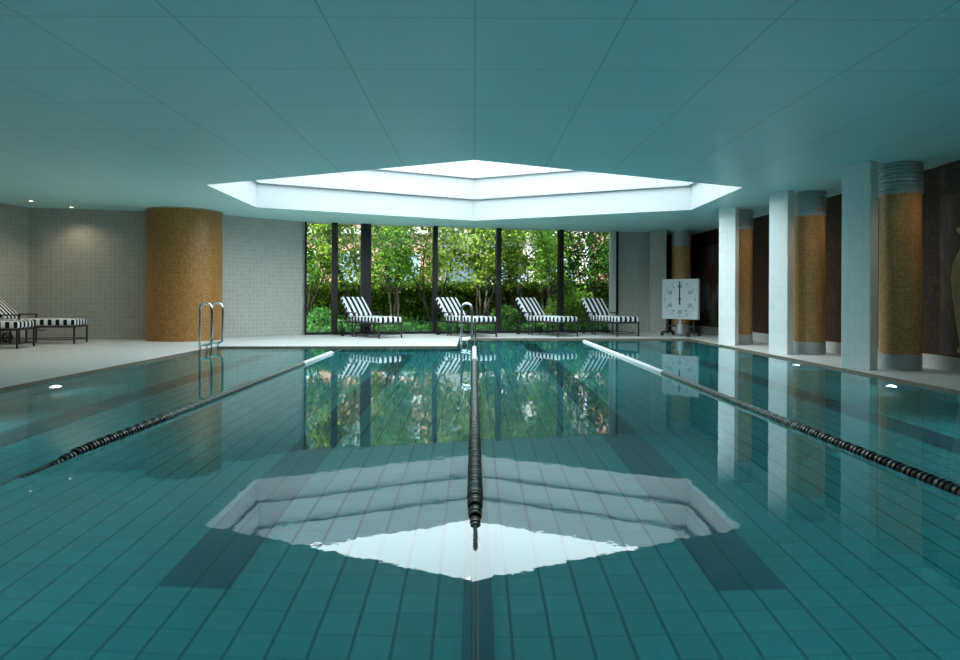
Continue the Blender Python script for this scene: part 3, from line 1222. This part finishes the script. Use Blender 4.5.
# cut the soil back so that it starts outside the glass
for v in garden.data.vertices:
    if v.co.y < 17:
        s = (v.co.x - WA.x) / (WB.x - WA.x)
        v.co.y = WA.y + s * (WB.y - WA.y) + 0.14
gm = MB()
gm.box((0, 38, -0.08), (90, 24, 0.08))
structure(gm.build('street', MATS['asphalt']))

TREES = [(-4.9, 18.6, 4.6, 1.0, 3400, 'leaf_b', 'leafy tree outside the far left end of the windows'),
         (-3.3, 19.6, 4.8, 1.1, 4200, 'leaf_a', 'bright green tree outside, seen above the leftmost window lounger'),
         (-2.2, 18.9, 4.2, 0.9, 2600, 'leaf_b', 'loose branched tree outside, just right of the thickest window post'),
         (-1.2, 20.2, 5.0, 1.2, 4600, 'leaf_a', 'bright green tree outside, left of the middle of the windows'),
         (0.15, 19.5, 4.6, 1.1, 4200, 'leaf_a', 'bright bushy tree outside the middle window bay'),
         (1.35, 20.3, 5.0, 1.2, 4600, 'leaf_a', 'bright dark-trunked tree outside, just right of the middle bay'),
         (2.3, 19.9, 4.4, 1.0, 3600, 'leaf_b', 'mid green tree outside, above the lounger right of the ladder'),
         (3.4, 20.9, 5.0, 1.1, 4200, 'leaf_c', 'deep green tree outside the rightmost window bay'),
         (4.4, 20.6, 4.8, 1.1, 4200, 'leaf_b', 'green tree outside at the far right end of the windows'),
         (-5.8, 20.6, 5.2, 1.3, 3600, 'leaf_c', 'dark tree farther back at the left end of the garden'),
         (5.2, 22.5, 5.4, 1.3, 3600, 'leaf_c', 'dark tree farther back at the right end of the garden')]
for x, y, h, sp_, nl, mt_, lb in TREES:
    tree(x, y, h, sp_, int(nl * 1.5), MATS[mt_], lb, stems=4, low=1.75, leaf=0.105)

# clipped hedge behind the trees
hed = thing('clipped_hedge', 'long clipped dark green hedge behind the garden trees', 'hedge', (0, 21.6, 0))
n = 60000
P = np.stack([rng.uniform(-9, 9, n), rng.uniform(-0.45, 0.45, n), rng.uniform(0.05, 1.30, n)], 1)
k = rng.random(n) < 0.35
P[k, 2] = 1.28 + rng.normal(size=k.sum()) * 0.09
k2 = (~k) & (rng.random(n) < 0.6)
P[k2, 1] = -0.45 + rng.normal(size=k2.sum()) * 0.06
o = bpy.data.objects.new('foliage', leaves_mesh('foliage', P, 0.10, MATS['leaf_hedge'], 0.2))
COL.objects.link(o)
o.parent = hed
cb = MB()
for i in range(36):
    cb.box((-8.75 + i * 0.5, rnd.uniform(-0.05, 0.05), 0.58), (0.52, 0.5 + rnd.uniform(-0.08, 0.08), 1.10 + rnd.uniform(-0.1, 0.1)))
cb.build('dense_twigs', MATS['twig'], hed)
hb = MB()
for i in range(30):
    x = -8.8 + i * 0.6
    hb.tube([(x, 0, -0.03), (x + rnd.uniform(-0.1, 0.1), 0, 0.6), (x + rnd.uniform(-0.2, 0.2), rnd.uniform(-0.2, 0.2), 1.2)], 0.02, 6)
hb.build('stems', MATS['bark'], hed, True)

# low ferns and ground cover just outside the glass
n = 11000
s = rng.uniform(-0.1, 1.05, n)
off = rng.uniform(0.25, 3.0, n)
P = np.stack([WA.x + s * wd.x - wu.y * off, WA.y + s * wd.y + wu.x * off, np.abs(rng.normal(size=n)) * 0.13], 1)
P[:, 2] *= (0.6 + 0.7 * np.sin(P[:, 0] * 2.3) ** 2)
gc = bpy.data.objects.new('ground_cover', leaves_mesh('ground_cover', P, 0.10, MATS['leaf_fern'], 0.3))
COL.objects.link(gc)
tag(gc, 'low green ferns covering the soil just outside the glass', 'ground cover', None, 'stuff')

# shrubs with reddish stems in the middle distance
def shrub(x, y, r, n_, mat, label):
    t = thing('garden_shrub', label, 'shrub', (x, y, 0), 0, 'round shrubs in the garden outside')
    d = rng.normal(size=(n_, 3))
    d /= np.linalg.norm(d, axis=1)[:, None]
    p = d * r * rng.uniform(0.55, 1.0, n_)[:, None] * np.array([1, 1, 0.9])
    p[:, 2] = np.abs(p[:, 2] + r * 0.65)
    o_ = bpy.data.objects.new('foliage', leaves_mesh('foliage', p, 0.08, mat, 0.3))
    COL.objects.link(o_)
    o_.parent = t
    b = MB()
    for k_ in range(7):
        a_ = k_ * 2 * PI / 7
        b.tube([(0, 0, -0.03), (0.3 * r * math.cos(a_), 0.3 * r * math.sin(a_), r * 0.6), (0.7 * r * math.cos(a_), 0.7 * r * math.sin(a_), r * 1.2)], 0.012, 5)
    b.build('stems', MATS['bark'], t, True)


shrub(2.9, 19.4, 0.85, 2600, MATS['leaf_b'], 'rounded green shrub outside behind the rightmost lounger')
shrub(-4.2, 18.3, 0.45, 900, MATS['leaf_fern'], 'small low shrub outside the leftmost window bay')
shrub(0.9, 18.9, 0.50, 1000, MATS['leaf_c'], 'small dark shrub outside right of the middle window post')

# buildings across the street
def building(x, y, w_, d_, floors, wallm, label):
    t = thing('street_building', label, 'building', (x, y, -0.04), 0, 'buildings across the street')
    fh = 4.4
    MB().box((0, 0, floors * fh / 2), (w_, d_, floors * fh)).build('wall', MATS[wallm], t)
    for f_ in range(floors):
        MB().box((0, -d_ / 2 - 0.1, f_ * fh + 0.15), (w_ + 0.2, 0.3, 0.35)).build('ledge', MATS['concrete'], t)
        k_ = int(w_ / 2.4)
        for i in range(k_):
            xx = -w_ / 2 + (i + 0.5) * w_ / k_
            fr = MB().box((xx, -d_ / 2 - 0.03, f_ * fh + 2.5), (2.0, 0.1, 1.9)).build('window', MATS['concrete'], t)
            MB().box((xx, -d_ / 2 - 0.07, f_ * fh + 2.5), (1.8, 0.06, 1.7)).build('pane', MATS['blue_glass'], fr)


building(-9.5, 40, 14, 8, 2, 'brick_pink', 'pink brick building glimpsed through the trees on the left')
building(2.2, 44, 9.0, 8, 2, 'concrete', 'pale low building glimpsed through the trees in the middle')
building(10.5, 38, 6.5, 8, 3, 'brick_pink', 'pink brick building glimpsed through the trees on the right')
